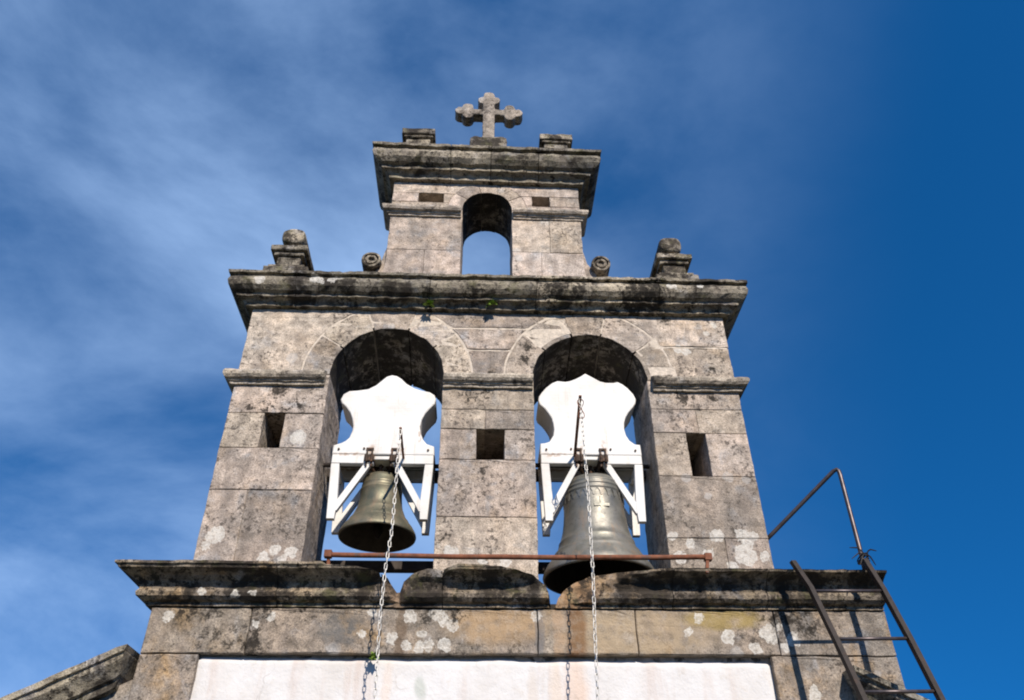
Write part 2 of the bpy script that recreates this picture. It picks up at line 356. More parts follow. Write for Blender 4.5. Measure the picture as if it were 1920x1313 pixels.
def plaster():
    s = NT('white_plaster')
    c = s.mix(s.ramp(s.noise(1.3, 6, .62, .4), .4, .7), (.60, .585, .58), (.53, .50, .475))
    st = s.N.new('ShaderNodeMapping'); s.L.new(s.pos, st.inputs[0]); st.inputs['Scale'].default_value = (6, 1, .55)
    c = s.mix(s.math('MULTIPLY', s.ramp(s.noise(1.0, 5, .6, .3, st.outputs[0]), .5, .72), .5), c, (.48, .385, .335))
    for x, z, rx, rz, cc, k in ((-.45, 3.12, .055, .12, (.40, .42, .38), .75), (.62, 3.0, .06, .55, (.58, .48, .40), .7), (.78, 2.95, .14, .6, (.60, .44, .34), .65), (-.72, 2.9, .06, .6, (.62, .50, .42), .5), (.44, 3.0, .05, .4, (.52, .45, .39), .55)):
        v = s.vec('MULTIPLY', s.vec('SUBTRACT', s.warp(9, .06), (x, 0, z)), (1/rx, 0, 1/rz))
        c = s.mix(s.ramp(s.vec('LENGTH', v, (0, 0, 0)), .4, 1.1, k, 0), c, cc)
    c = s.mix(s.math('MULTIPLY', s.ramp(s.noise(45, 4, .7), .66, .74), .25), c, (.4, .36, .32))
    vo = s.N.new('ShaderNodeTexVoronoi'); vo.feature = 'DISTANCE_TO_EDGE'; vo.inputs['Scale'].default_value = 1.1
    s.L.new(s.warp(5, .35), vo.inputs['Vector'])
    c = s.mix(s.math('MULTIPLY', s.ramp(vo.outputs['Distance'], .0, .006, 1, 0), s.ramp(s.noise(2.1), .5, .62, 0, .35)), c, (.22, .18, .15))
    c = s.mix(s.math('MULTIPLY', s.ramp(s.noise(7, 7, .7, .3), .56, .7), .35), c, (.42, .36, .30))
    s.bump(s.math('ADD', s.noise(3.5, 6, .6), s.math('MULTIPLY', s.noise(60, 3), .12)), .6, .035)
    return s.done(c, .9)
M_plaster = plaster()
def bronze(name, c1, c2, stain, rough):
    s = NT(name)
    c = s.mix(s.ramp(s.noise(5, 6, .65, .3), .38, .66), c1, c2)
    st = s.N.new('ShaderNodeMapping'); s.L.new(s.pos, st.inputs[0]); st.inputs['Scale'].default_value = (14, 14, 1.6)
    k = s.ramp(s.noise(1, 6, .65, .2, st.outputs[0]), .52, .72)
    c = s.mix(s.math('MULTIPLY', k, .8), c, stain)
    c = s.mix(s.math('MULTIPLY', s.ramp(s.noise(26, 5, .7), .58, .7), .6), c, (.07, .06, .05))
    s.bump(s.noise(40, 5, .6), .35, .004)
    return s.done(c, s.ramp(s.noise(8, 4), .3, .7, rough-.08, rough+.14), .6)
M_bellL = bronze('brown_bronze', (.20, .17, .115), (.12, .12, .085), (.27, .19, .125), .5)
M_bellR = bronze('grey_bronze', (.24, .225, .195), (.165, .16, .135), (.31, .225, .155), .46)
M_inside = simple('shaded_inner_patina', (.045, .038, .03), .85, 0, var=.4, scale=10, bump=.4)
M_slate = simple('mossy_tile', (.12, .09, .07), .9, var=.4, scale=8, c2=(.05, .045, .035), bump=.6, bd=.02)
M_grass = simple('meadow', (.028, .034, .014), .95, var=.4, scale=1.5, c2=(.045, .036, .024), bump=.5, bd=.05)

# ------------------------------------------------------------------ the setting
bm = bmesh.new()
v = [bm.verts.new(p) for p in ((-600, -600, 0), (600, -600, 0), (600, 600, 0), (-600, 600, 0))]; bm.faces.new(v)
tag(obj('ground', bm, M_grass), kind='structure')

# ------------------------------------------------------------------ the church front and its bell gable
XL, XR, T = -2.445, 2.57, .84; TC = .72
G = empty('church_bell_gable', (0, .36, 0), 'weathered granite church front with two-tiered open bell gable over white plaster', 'church')
def block(parent, poly, m, y0=0.0, y1=T, gap=.004, bev=.009, ja=.006, name='stone_block', step=.06, shape=None, soffit=None):
    b = bmesh.new(); dy = random.uniform(-.004, .004)
    add_prism(b, offset([Vector(p) for p in poly], gap), y0+dy, y1+dy, bev, ja, step, shape)
    o = obj(name, b, m, parent)
    if soffit:                                   # black growth under the vault, with the vault's shade painted in too
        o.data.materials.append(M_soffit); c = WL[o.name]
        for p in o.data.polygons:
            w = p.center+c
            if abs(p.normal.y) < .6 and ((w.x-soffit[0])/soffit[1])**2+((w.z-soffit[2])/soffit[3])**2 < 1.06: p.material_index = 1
    return o
def rect(x0, x1, z0, z1): return [(x0, z0), (x1, z0), (x1, z1), (x0, z1)]
def prof_at(prof, z):
    if z <= prof[0][1]: return prof[0][0]
    for (p0, z0), (p1, z1) in zip(prof, prof[1:]):
        if z <= z1: return p0+(p1-p0)*(z-z0)/max(1e-6, z1-z0)
    return prof[-1][0]
def moulding(parent, name, prof, x0, x1, yb, m, left=False, right=False, scoop=None, tilt=0.0, ja=.006, step=.04, gap=.004):
    """one cornice stone: the profile swept along x and returned round the free ends"""
    n = max(3, int((x1-x0)/step)); b = bmesh.new(); rows = []
    for (p, z) in prof:
        row = []
        for i in range(n+1):
            u = i/n; a = x0-(p if left else -gap); e = x1+(p if right else -gap); x = a+(e-a)*u
            pp, zz = p, z
            if scoop:
                cap, zt = scoop(x)
                if zz > zt: zz = zt; pp = min(pp, prof_at(prof, zt))
                pp = min(pp, cap)
            q = Vector((x, -pp, zz-tilt*x)); q += jit(q, 8, ja)+jit(q, 27, ja*.7)
            row.append(b.verts.new(q))
        # back edge follows the same run of heights so that a scooped top stays scooped
        back = []
        for i in range(n+1):
            q = row[i].co
            back.append(b.verts.new(Vector((q.x, yb, q.z))))
        rows.append((row, back))
    for (r1, b1), (r2, b2) in zip(rows, rows[1:]):
        for i in range(n):
            b.faces.new((r1[i], r1[i+1], r2[i+1], r2[i])); b.faces.new((b1[i+1], b1[i], b2[i], b2[i+1]))
        b.faces.new((r1[0], r2[0], b2[0], b1[0])); b.faces.new((r1[n], b1[n], b2[n], r2[n]))
    r, k = rows[-1]; r1, k1 = rows[0]
    for i in range(n):
        b.faces.new((r[i], r[i+1], k[i+1], k[i])); b.faces.new((r1[i+1], r1[i], k1[i], k1[i+1]))
    return obj(name, b, m, parent)

# --- lower wall: plaster field, quoins, band course
bm = bmesh.new()
nx, nz_ = 110, 40; grid = []
for j in range(nz_+1):
    row = []
    for i in range(nx+1):
        x = -2.235+4.63*i/nx; top = 3.345-.006*x+noise.noise(Vector((x*3, 1, 0)))*.022+noise.noise(Vector((x*13, 4, 0)))*.008
        zf = j/nz_; z = top*(1-(1-zf)**1.6)
        y = .028+noise.noise(Vector((x*1.5, z*1.5, 3)))*.012+(.03*max(0, 1-(top-z)/.03) if z > top-.03 else 0)
        if i in (0, nx): x += noise.noise(Vector((z*6, 2, i)))*.02; y += .02
        row.append(bm.verts.new((x, y, z)))
    grid.append(row)
for j in range(nz_):
    for i in range(nx): bm.faces.new((grid[j][i], grid[j][i+1], grid[j+1][i+1], grid[j+1][i]))
obj('plaster_field', bm, M_plaster, G, smooth=True)
bm = bmesh.new(); add_box(bm, -2.655, 3.405, .06, T-.02, 0, 3.78)
wall = obj('wall', bm, M_mortar, G)
for (a, b_) in ((-2.68, -1.86), (-1.86, -.80), (-.80, .485), (.485, 1.30), (1.30, 2.47), (2.47, 3.43)):
    block(wall, rect(a, b_, 3.365, 3.735), M_band, -.02, T, name='band_stone', ja=.007)
z = 3.365
for k, h in enumerate((.47, .44, .5, .46, .48, .5, .515)):
    block(wall, rect(-2.68, -2.215-(.0 if k % 2 == 0 else -.18)*0, z-h, z), M_band, -.02, T, name='quoin')
    if k % 2 == 0:
        block(wall, rect(2.385, 3.43, z-h, z), M_band, -.02, T, name='quoin')
    else:
        block(wall, rect(2.385, 2.95, z-h, z), M_band, -.02, T, name='quoin'); block(wall, rect(2.95, 3.43, z-h, z), M_band, -.02, T, name='quoin')
    z -= h

# --- base cornice, cut away in scoops under the bells
SC = [(-3.5, .28, 4.035), (-1.3, .28, 4.03), (-1.265, .27, 4.01), (-1.047, .27, 4.003), (-.874, .24, 3.982), (-.768, .19, 3.946), (-.724, .12, 3.885), (-.681, .05, 3.846), (-.66, .05, 3.852), (-.633, .08, 3.941), (-.553, .13, 3.991), (-.441, .18, 4.016), (-.343, .18, 4.007), (-.312, .16, 3.997), (-.284, .22, 4.006), (-.174, .27, 4.025), (.091, .27, 4.018), (.267, .27, 3.992), (.448, .25, 3.963), (.562, .2, 3.892), (.583, .16, 3.837), (.602, .1, 3.735), (.629, .04, 3.73), (.66, .04, 3.818), (.725, .05, 3.892), (.817, .06, 3.95), (.951, .1, 3.991), (1.126, .15, 3.998), (1.34, .22, 3.997), (1.645, .28, 4.005), (4, .28, 4.0)]
def scoop(x):
    for a, b_ in zip(SC, SC[1:]):
        if x <= b_[0]:
            u = max(0, (x-a[0])/(b_[0]-a[0])); return a[1]+(b_[1]-a[1])*u, a[2]+(b_[2]-a[2])*u
    return SC[-1][1:]
PB = [(-.02, 3.735), (.04, 3.738), (.045, 3.765), (.08, 3.775), (.112, 3.80), (.12, 3.83), (.10, 3.86), (.105, 3.88), (.125, 3.915), (.17, 3.95), (.225, 3.975), (.255, 3.985), (.262, 4.0), (.268, 4.004), (.28, 4.012), (.28, 4.035)]
bm = bmesh.new(); add_box(bm, -2.6, 3.35, .05, T-.03, 3.70, 3.80)
bc = obj('base_cornice', bm, M_core, G)
js = [-2.68, -1.66, -.815, -.302, .607, 1.62, 2.42, 3.425]
for i, (a, b_) in enumerate(zip(js, js[1:])):
    moulding(bc, 'cornice_stone', PB, a, b_, TC+.14, M_base, left=i == 0, scoop=scoop, step=.025 if 1 < i < 6 else .04)

def joint_fill(parent, prof, x, yb, scoop=None, tilt=0.0):
    moulding(parent, 'joint_mortar', [(max(-.02, p-.013), z-(.010 if k > len(prof)-3 else 0)) for k, (p, z) in enumerate(prof)], x-.03, x+.03, yb-.02, M_core, scoop=(lambda q: (scoop(q)[0]-.012, scoop(q)[1]-.012)) if scoop else None, tilt=tilt, ja=0)
for x in js[1:-1]: joint_fill(bc, PB, x, TC+.14, scoop)

# --- the three piers of the belfry
def pier(x0, x1, courses, hole, mortar_x=.02):
    """courses: list of (z0, z1, [x splits]); hole: (x0, x1, z0, z1)"""
    hx0, hx1, hz0, hz1 = hole; zt = courses[-1][1]
    b = bmesh.new()
    add_box(b, x0+.02, x1-.02, .010, T-.02, 3.8, hz0-.01); add_box(b, x0+.02, x1-.02, .010, T-.02, hz1+.01, zt)
    add_box(b, x0+.02, hx0-.012, .012, T-.022, hz0-.01, hz1+.01); add_box(b, hx1+.012, x1-.02, .012, T-.022, hz0-.01, hz1+.01)
    
    p = obj('pier', b, M_pier, G)
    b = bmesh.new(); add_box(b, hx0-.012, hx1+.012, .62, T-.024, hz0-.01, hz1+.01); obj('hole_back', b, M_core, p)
    for z0, z1, sp in courses:
        xs = [x0]+list(sp)+[x1]
        for a, b_ in zip(xs, xs[1:]):
            if abs(z0-hz0) < .01 and abs(a-hx0) < .01: continue
            block(p, rect(a, b_, z0, z1), M_pier, gap=.0022, bev=.006, ja=.006)
    return p
pL = pier(XL, -1.525, [(3.95, 4.80, [-2.10]), (4.80, 5.23, []), (5.23, 5.61, [-2.09, -1.895]), (5.61, 6.06, [])], (-2.09, -1.895, 5.23, 5.61))
pC = pier(-.40, .507, [(3.86, 4.56, []), (4.56, 5.138, []), (5.138, 5.462, [-.05, .212]), (5.462, 5.68, [.03]), (5.68, 6.06, [])], (-.05, .212, 5.138, 5.462))
pR = pier(1.655, XR, [(3.95, 4.38, [2.17]), (4.38, 4.99, []), (4.99, 5.453, [1.975, 2.16]), (5.453, 5.72, [2.1]), (5.72, 6.06, [])], (1.975, 2.16, 4.99, 5.453))
PI = [(-.02, 5.915), (.03, 5.92), (.034, 5.945), (.05, 5.95), (.052, 5.962), (.082, 5.975), (.10, 6.0), (.103, 6.03), (.09, 6.055), (.05, 6.075), (-.01, 6.11)]
moulding(pL, 'impost', PI, XL, -1.555, .3, M_impost, left=True, ja=.008)
moulding(pC, 'impost', PI, -.395, .50, .3, M_impost, ja=.008)
moulding(pR, 'impost', PI, 1.70, XR, .3, M_impost, right=True, ja=.008)

# --- wall of arches above the imposts
Z0, Z1 = 6.06, 6.895
AR = {'L': (-.9625, .5625, .588, .8525, .885), 'R': (1.08, .575, .55, .866, .872)}
b = bmesh.new()
def ell(c, rx, rz, a): return (c-rx*math.cos(a), Z0+rz*math.sin(a))
def ztop(p): return (p[0], min(p[1], Z1))
def sag(v): v.z = Z0+(v.z-Z0)*(1-.25*max(0, v.y)/T); return v       # the vault dips towards the back
for k, (c, rx, rz, ox, oz) in AR.items():
    n = 24; poly = [ell(c, rx+.05, rz+.05, math.pi*i/n) for i in range(n+1)]+[ztop(ell(c, ox+.03, oz+.03, math.pi*i/n)) for i in range(n, -1, -1)]
    add_prism(b, poly, .004, T-.02, shape=sag)
def arcx(k, z, side):
    c, rx, rz, ox, oz = AR[k]; s = min(1, (z-Z0)/oz); return c+side*ox*math.sqrt(max(0, 1-s*s))
def region(xl, xr, z0, z1, n=10):
    zs = [z0+(z1-z0)*i/n for i in range(n+1)]
    return [(xl(z), z) for z in zs][::-1]+[(xr(z), z) for z in zs]
lc = lambda v: (lambda z: v)
add_prism(b, region(lc(XL+.02), lambda z: arcx('L', z, -1)+.01, Z0, Z1), .007, T-.03)
add_prism(b, region(lambda z: arcx('L', z, 1)-.01, lambda z: arcx('R', z, -1)+.01, Z0, Z1), .007, T-.03)
add_prism(b, region(lambda z: arcx('R', z, 1)-.01, lc(XR-.02), Z0, Z1), .007, T-.03)
aw = obj('arch_wall', b, M_pale_mortar, G)
for k, cuts in (('L', (0, .19, .40, .60, .79, 1)), ('R', (0, .22, .41, .58, .80, 1))):
    c, rx, rz, ox, oz = AR[k]
    for a, e in zip(cuts, cuts[1:]):
        m_ = 9; an = [math.pi*(a+(e-a)*i/m_) for i in range(m_+1)]
        poly = [ell(c, rx, rz, t) for t in an]+[ztop(ell(c, ox, oz, t)) for t in an[::-1]]
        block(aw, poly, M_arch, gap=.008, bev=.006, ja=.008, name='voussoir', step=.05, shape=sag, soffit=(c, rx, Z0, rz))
block(aw, region(lc(XL), lambda z: arcx('L', z, -1), Z0, Z1), M_arch, gap=.012, bev=.006, ja=.008, step=.05)
for z0, z1 in ((Z0, 6.40), (6.40, 6.68), (6.68, Z1)):
    block(aw, region(lambda z: arcx('L', z, 1), lambda z: arcx('R', z, -1), z0, z1, 6), M_pier, gap=.012, bev=.006, ja=.008, step=.05)
block(aw, region(lambda z: arcx('R', z, 1), lc(XR), Z0, 6.48), M_arch, gap=.010, bev=.006, ja=.008, step=.05)
block(aw, region(lambda z: arcx('R', z, 1), lc(XR), 6.48, Z1), M_arch, gap=.010, bev=.006, ja=.008, step=.05)

# --- middle cornice
PM = [(-.02, 6.885), (.058, 6.888), (.062, 6.912), (.080, 6.932), (.112, 6.948), (.138, 6.953), (.142, 6.98), (.185, 7.0), (.222, 7.04), (.236, 7.09), (.226, 7.14), (.20, 7.168), (.21, 7.178), (.245, 7.183), (.25, 7.212)]
bm = bmesh.new(); add_box(bm, XL+.05, XR-.05, .05, T-.03, 6.90, 7.05)
mc = obj('middle_cornice', bm, M_core, G)
js = [XL, -1.98, -.58, .55, 1.86, XR]
for i, (a, b_) in enumerate(zip(js, js[1:])):
    moulding(mc, 'cornice_stone', PM, a, b_, TC, M_cornice, left=i == 0, right=i == len(js)-2, ja=.011)

for x in js[1:-1]: joint_fill(mc, PM, x, TC)

# --- upper tier with its small arch
TT = .66; UT = .012
UZ0, UC, URX, URZ, UOX, UOZ = 8.436, .015, .29, .29, .47, .455
def tl(poly): return [(x, z-UT*x*min(1, max(0, (z-7.4)/1.2))) for x, z in poly]
def uarc(z, side):
    s = min(1, max(0, (z-UZ0)/UOZ)); return UC+side*UOX*math.sqrt(max(0, 1-s*s))
b = bmesh.new()
for x0, x1 in ((-1.09, UC-URX-.02), (UC+URX+.02, 1.09)): add_box(b, x0, x1, .02, TT-.02, 7.1, UZ0)
add_prism(b, tl([(UC-(URX+.02)*math.cos(math.pi*i/20), UZ0+(URZ+.02)*math.sin(math.pi*i/20)) for i in range(21)]+[(UC-(UOX+.015)*math.cos(math.pi*i/20), UZ0+(UOZ+.0)*math.sin(math.pi*i/20)) for i in range(20, -1, -1)]), .012, TT-.02)
HL, HR = (-.807, -.505, 8.54, 8.695), (.548, .76, 8.53, 8.69)
add_prism(b, tl(region(lc(-1.09), lambda z: uarc(z, -1), UZ0, HL[2]-.01)), .016, TT-.03); add_prism(b, tl(region(lc(-1.09), lambda z: uarc(z, -1), HL[3]+.01, 8.88)), .016, TT-.03)
add_prism(b, tl(region(lambda z: uarc(z, 1), lc(1.09), UZ0, HR[2]-.01)), .016, TT-.03); add_prism(b, tl(region(lambda z: uarc(z, 1), lc(1.09), HR[3]+.01, 8.88)), .016, TT-.03)
ut = obj('upper_tier', b, M_top, G)
for h in (HL, HR):
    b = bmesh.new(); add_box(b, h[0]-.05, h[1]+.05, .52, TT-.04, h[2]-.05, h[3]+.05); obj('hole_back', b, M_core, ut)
def ub(poly, **k):
    k.setdefault('bev', .004); k.setdefault('gap', .0015); return block(ut, tl(poly), M_top, 0, TT, **k)
def flare(z): return .085*max(0, (7.62-z)/.42)**2
for s in (-1, 1):
    xi = UC+s*URX
    zs = [7.15+.63*i/8 for i in range(9)]
    outer = [(s*(1.11+flare(z)), z) for z in zs]; mid = UC+s*(.70 if s < 0 else .62)
    ub([(mid, 7.15)]+outer+[(mid, 7.78)]); ub(rect(min(mid, xi), max(mid, xi), 7.15, 7.78))
    if s < 0: ub(rect(-1.11, xi, 7.78, UZ0))
    else:
        ub(rect(xi, .74, 7.78, UZ0)); ub(rect(.74, 1.11, 7.78, UZ0))
    H = HL if s < 0 else HR
    def reg(z0, z1, a=None, e=None):
        A = lc(s*1.11) if a is None else a; E_ = (lambda z: uarc(z, s)) if e is None else e
        return region(A, E_, z0, z1, 6) if s < 0 else region(E_, A, z0, z1, 6)
    ub(reg(UZ0, H[2])); ub(reg(H[3], 8.87))
    ub(reg(H[2], H[3], None, lc(H[0] if s < 0 else H[1]))); ub(reg(H[2], H[3], lc(H[1] if s < 0 else H[0]), None), bev=.008)
for a, e in zip((0, .2, .42, .62, .82), (.2, .42, .62, .82, 1)):
    an = [math.pi*(a+(e-a)*i/7) for i in range(8)]
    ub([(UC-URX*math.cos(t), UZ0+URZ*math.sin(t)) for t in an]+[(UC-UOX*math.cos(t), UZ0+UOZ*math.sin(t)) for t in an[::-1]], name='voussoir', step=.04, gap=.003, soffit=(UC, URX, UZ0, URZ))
PU = [(-.02, 8.285), (.02, 8.29), (.024, 8.31), (.04, 8.315), (.05, 8.335), (.078, 8.345), (.092, 8.37), (.09, 8.40), (.07, 8.42), (-.01, 8.435)]
moulding(ut, 'impost', PU, -1.11, UC-URX-.012, .3, M_impost_up, left=True, tilt=UT, ja=.006)
moulding(ut, 'impost', PU, UC+URX+.012, 1.11, .3, M_impost_up, right=True, tilt=UT, ja=.006)
PT = [(-.02, 8.865), (.058, 8.868), (.062, 8.90), (.080, 8.925), (.115, 8.945), (.142, 8.952), (.146, 8.988), (.195, 9.01), (.24, 9.06), (.258, 9.12), (.246, 9.175), (.215, 9.205), (.225, 9.215), (.268, 9.222), (.275, 9.255)]
bm = bmesh.new(); add_box(bm, -1.05, 1.05, .05, TT-.03, 8.88, 9.05)
tc_ = obj('top_cornice', bm, M_core, G)
js = [-1.11, -.43, .05, .62, 1.11]
for i, (a, b_) in enumerate(zip(js, js[1:])):
    moulding(tc_, 'cornice_stone', PT, a, b_, TT, M_cornice, left=i == 0, right=i == 3, tilt=.016, ja=.011)

for x in js[1:-1]: joint_fill(tc_, PT, x, TT, None, .016)

# --- raking cornices of the gable, side walls and roof below the bell gable
PRK = [(0, -.26), (.05, -.25), (.06, -.20), (.10, -.19), (.14, -.14), (.20, -.09), (.21, -.05), (.24, -.045), (.25, 0)]
for s, x0, z0, yb in ((-1, -2.73, 3.385, .5), (1, 2.95, 3.235, -.025)):
    sl_ = .5; L_ = 4.2; bb = bmesh.new(); rows = []; n = 70
    for p, dz in PRK:
        a = []; 
        for i in range(n+1):
            d = L_*i/n; q = Vector((x0+s*d-s*(.06+dz)*.3*(1 if i == 0 else 0), -p*.86 if s < 0 else -p*.95-.02, z0+dz-sl_*d)); q += jit(q, 7, .008)+jit(q, 25, .005)
            a.append(bb.verts.new(q))
        rows.append((a, [bb.verts.new((q.co.x, yb, q.co.z)) for q in a]))
    for (r1, k1), (r2, k2) in zip(rows, rows[1:]):
        for i in range(n): bb.faces.new((r1[i], r1[i+1], r2[i+1], r2[i])); bb.faces.new((k1[i], k2[i], k2[i+1], k1[i+1]))
        bb.faces.new((r1[0], r2[0], k2[0], k1[0])); bb.faces.new((r1[n], k1[n], k2[n], r2[n]))
    for (r, k) in (rows[0], rows[-1]):
        for i in range(n): bb.faces.new((r[i], k[i], k[i+1], r[i+1]))
    obj('raking_cornice', bb, M_cornice, G)
for s, x0, x1, zt in ((-1, -2.66, -6.6, 3.2), (1, 3.42, 6.9, 2.85)):
    bb = bmesh.new(); add_prism(bb, [(x0, 0), (x1, 0), (x1, zt-.5*abs(x1-x0)), (x0, zt)] if s > 0 else [(x1, 0), (x0, 0), (x0, zt), (x1, zt-.5*abs(x1-x0))], .03, .6)
    obj('side_wall', bb, M_band, G)
bb = bmesh.new()
for s, xr in ((-1, 0.1), (1, .2)):
    v = [bb.verts.new(p) for p in ((xr, .62, 3.35), (xr, 14, 3.35), (xr+s*6.8, 14, .8), (xr+s*6.8, .62, .8))]; bb.faces.new(v)
obj('nave_roof', bb, M_slate, G)

# ------------------------------------------------------------------ finials
def top_z(x): return 9.255-.016*x
for x0, lab in ((-.875, 'low moulded stone pedestal on top cornice, left of the cross'), (.88, 'low moulded stone pedestal on top cornice, right of the cross')):
    zb = top_z(x0)-.03; dz = 0 if x0 < 0 else -.01
    t = empty('stone_pedestal', (x0, .15, zb), lab, 'finial', 'pedestals on the top cornice')
    for nm, w, d, a, e in (('plinth', .235, .22, 0, .31), ('die', .15, .14, .305, .49), ('cap_moulding', .182, .17, .485, .522), ('cap', .208, .195, .52, .62)):
        bb = bmesh.new(); add_prism(bb, rect(x0-w, x0+w, zb+dz+a, zb+dz+e), .17-d, .17+d, .012, .007, .04); obj(nm, bb, M_finial, t)
# cross
cz = empty('stone_cross', (.015, .04, top_z(0)-.03), 'weathered stone cross with three-lobed arm ends at the very top', 'cross')
bb = bmesh.new(); add_box(bb, -.215, .245, -.10, .26, 9.22, 9.62); add_box(bb, -.185, .215, -.075, .24, 9.60, 9.66); add_box(bb, -.14, .17, -.05, .2, 9.65, 9.70)
for px in (-.15, .18):
    bmesh.ops.create_icosphere(bb, subdivisions=2, radius=.075, matrix=Matrix.Translation((px, -.02, 9.63)))
remeshed('cross_base', bb, M_finial, cz, .014, .007)
bb = bmesh.new()
def disc(x, z, r, y0, y1): add_lathe_disc(bb, x, z, r, y0, y1)
def add_lathe_disc(b_, x, z, r, y0, y1, n=20):
    rs = add_lathe(b_, [(r, y0), (r, y1)], (x, 0, z), n, 'y'); b_.faces.new(rs[0]); b_.faces.new(rs[1][::-1])
cx = .015; cy0, cy1 = -.04, .12
add_box(bb, cx-.075, cx+.075, cy0, cy1, 9.62, 10.5)
add_box(bb, cx-.34, cx+.34, cy0+.012, cy1-.012, 10.165, 10.275)
for s in (-1, 1):
    for dx, dz, r in ((.37, 0, .072), (.275, .075, .072), (.275, -.075, .072), (.30, 0, .08)): disc(cx+s*dx, 10.22+dz-.035*s*dx, r, cy0+.003, cy1-.003)
for dx, dz, r in ((0, .33, .075), (-.075, .235, .07), (.075, .235, .07), (0, .26, .08)): disc(cx+dx, 10.22+dz, r, cy0+.003, cy1-.003)
remeshed('cross_shaft', bb, M_cross, cz, .012, .006)
# pinnacles at the shoulders
for s, cxp, lab in ((-1, -2.165, 'stone pinnacle with rounded cap on left end of middle cornice'), (1, 2.125, 'stone pinnacle with rounded cap on right end of middle cornice')):
    t = empty('stone_pinnacle', (cxp, .2, 7.2), lab, 'finial', 'pinnacles on the middle cornice')
    ox = .012*-s
    for nm, w, y0, y1, a, e in (('plinth', .24, -.08, .50, 7.17, 7.425), ('plinth_step', .195, -.065, .49, 7.42, 7.462), ('die', .125, -.02, .44, 7.455, 7.615), ('cap_moulding', .165, -.05, .47, 7.61, 7.665), ('cap', .20, -.085, .50, 7.66, 7.735), ('neck', .075, -.02, .40, 7.73, 7.80)):
        bb = bmesh.new(); add_prism(bb, rect(cxp-w, cxp+w, a, e), y0, y1, .012, .007, .04); obj(nm, bb, M_finial, t)
    bb = bmesh.new(); rs = []; n = 28
    for y, k in ((-.075, .55), (-.07, .8), (-.05, .96), (-.02, 1), (.30, 1), (.36, .9), (.38, .6)):          # rounded bun drawn out in depth
        ring = []
        for i in range(n):
            an = 2*math.pi*i/n; ca, sa = math.cos(an), math.sin(an)
            x_ = math.copysign(abs(ca)**.72, ca)*.128*k; z_ = math.copysign(abs(sa)**.72, sa)*.112*k
            q = Vector((cxp+ox+x_, y, 7.895+z_)); ring.append(bb.verts.new(q+jit(q, 11, .008)))
        rs.append(ring)
    for a_, b_ in zip(rs, rs[1:]):
        for i in range(n): bb.faces.new((a_[i], a_[(i+1) % n], b_[(i+1) % n], b_[i]))
    bb.faces.new(rs[0]); bb.faces.new(rs[-1][::-1]); obj('bun', bb, M_finial, t, smooth=True)
# scrolls beside the upper tier
for s, cxs, czs, lab in ((-1, -1.262, 7.60, 'rolled stone scroll at left foot of the upper tier'), (1, 1.302, 7.615, 'rolled stone scroll at right foot of the upper tier')):
    t = empty('stone_scroll', (cxs, .25, 7.2), lab, 'scroll', 'scrolls beside the upper tier')
    bb = bmesh.new(); y0 = -.03
    rs = add_lathe(bb, [(.03, y0+.035), (.034, y0+.004), (.06, y0+.004), (.064, y0+.028), (.078, y0+.028), (.082, y0), (.104, y0+.004), (.108, y0+.02), (.105, .56)], (cxs, 0, czs), 32, 'y')
    bb.faces.new(rs[0]); bb.faces.new(rs[-1])
    for v in bb.verts: v.co += jit(v.co, 12, .005)
    obj('scroll_roll', bb, M_finial, t)
    xw = s*1.12
    bb = bmesh.new(); pts = [(cxs-s*.03, 7.19), (s*1.13, 7.19), (s*1.10, 7.95), (s*1.135, 7.80), (s*1.16, 7.68), (cxs-s*.05, 7.54)]
    add_prism(bb, pts, .06, .5, .01, .004, .06)
    obj('scroll_web', bb, M_top, t)

# ------------------------------------------------------------------ the bells
YL = [(-.927, 6.155), (-.979, 6.135), (-1.03, 6.08), (-1.077, 6.029), (-1.153, 5.980), (-1.25, 5.963), (-1.336, 5.954), (-1.39, 5.915), (-1.412, 5.85), (-1.395, 5.81), (-1.353, 5.771), (-1.30, 5.70), (-1.272, 5.632), (-1.255, 5.55), (-1.256, 5.50), (-1.277, 5.423), (-1.31, 5.385), (-1.346, 5.363), (-1.418, 5.337), (-1.421, 5.240),
      (-.452, 5.240), (-.458, 5.337), (-.531, 5.364), (-.568, 5.41), (-.595, 5.48), (-.606, 5.552), (-.594, 5.63), (-.565, 5.70), (-.526, 5.755), (-.477, 5.815), (-.466, 5.87), (-.482, 5.92), (-.530, 5.955), (-.62, 5.975), (-.69, 6.0), (-.774, 6.055), (-.83, 6.115), (-.875, 6.145)]
YR = [(1.052, 6.215), (1.0, 6.175), (.943, 6.142), (.89, 6.118), (.843, 6.108), (.761, 6.116), (.705, 6.089), (.64, 6.03), (.595, 5.97), (.565, 5.92), (.560, 5.87), (.572, 5.828), (.62, 5.78), (.655, 5.726), (.685, 5.67), (.700, 5.604), (.705, 5.54), (.696, 5.476), (.655, 5.406), (.61, 5.39), (.566, 5.385), (.562, 5.265),
      (1.545, 5.265), (1.541, 5.385), (1.49, 5.39), (1.442, 5.43), (1.412, 5.49), (1.400, 5.56), (1.406, 5.63), (1.425, 5.69), (1.46, 5.75), (1.51, 5.81), (1.541, 5.86), (1.550, 5.91), (1.53, 5.97), (1.48, 6.04), (1.43, 6.088), (1.381, 6.116), (1.336, 6.104), (1.26, 6.104), (1.199, 6.12), (1.121, 6.172)]
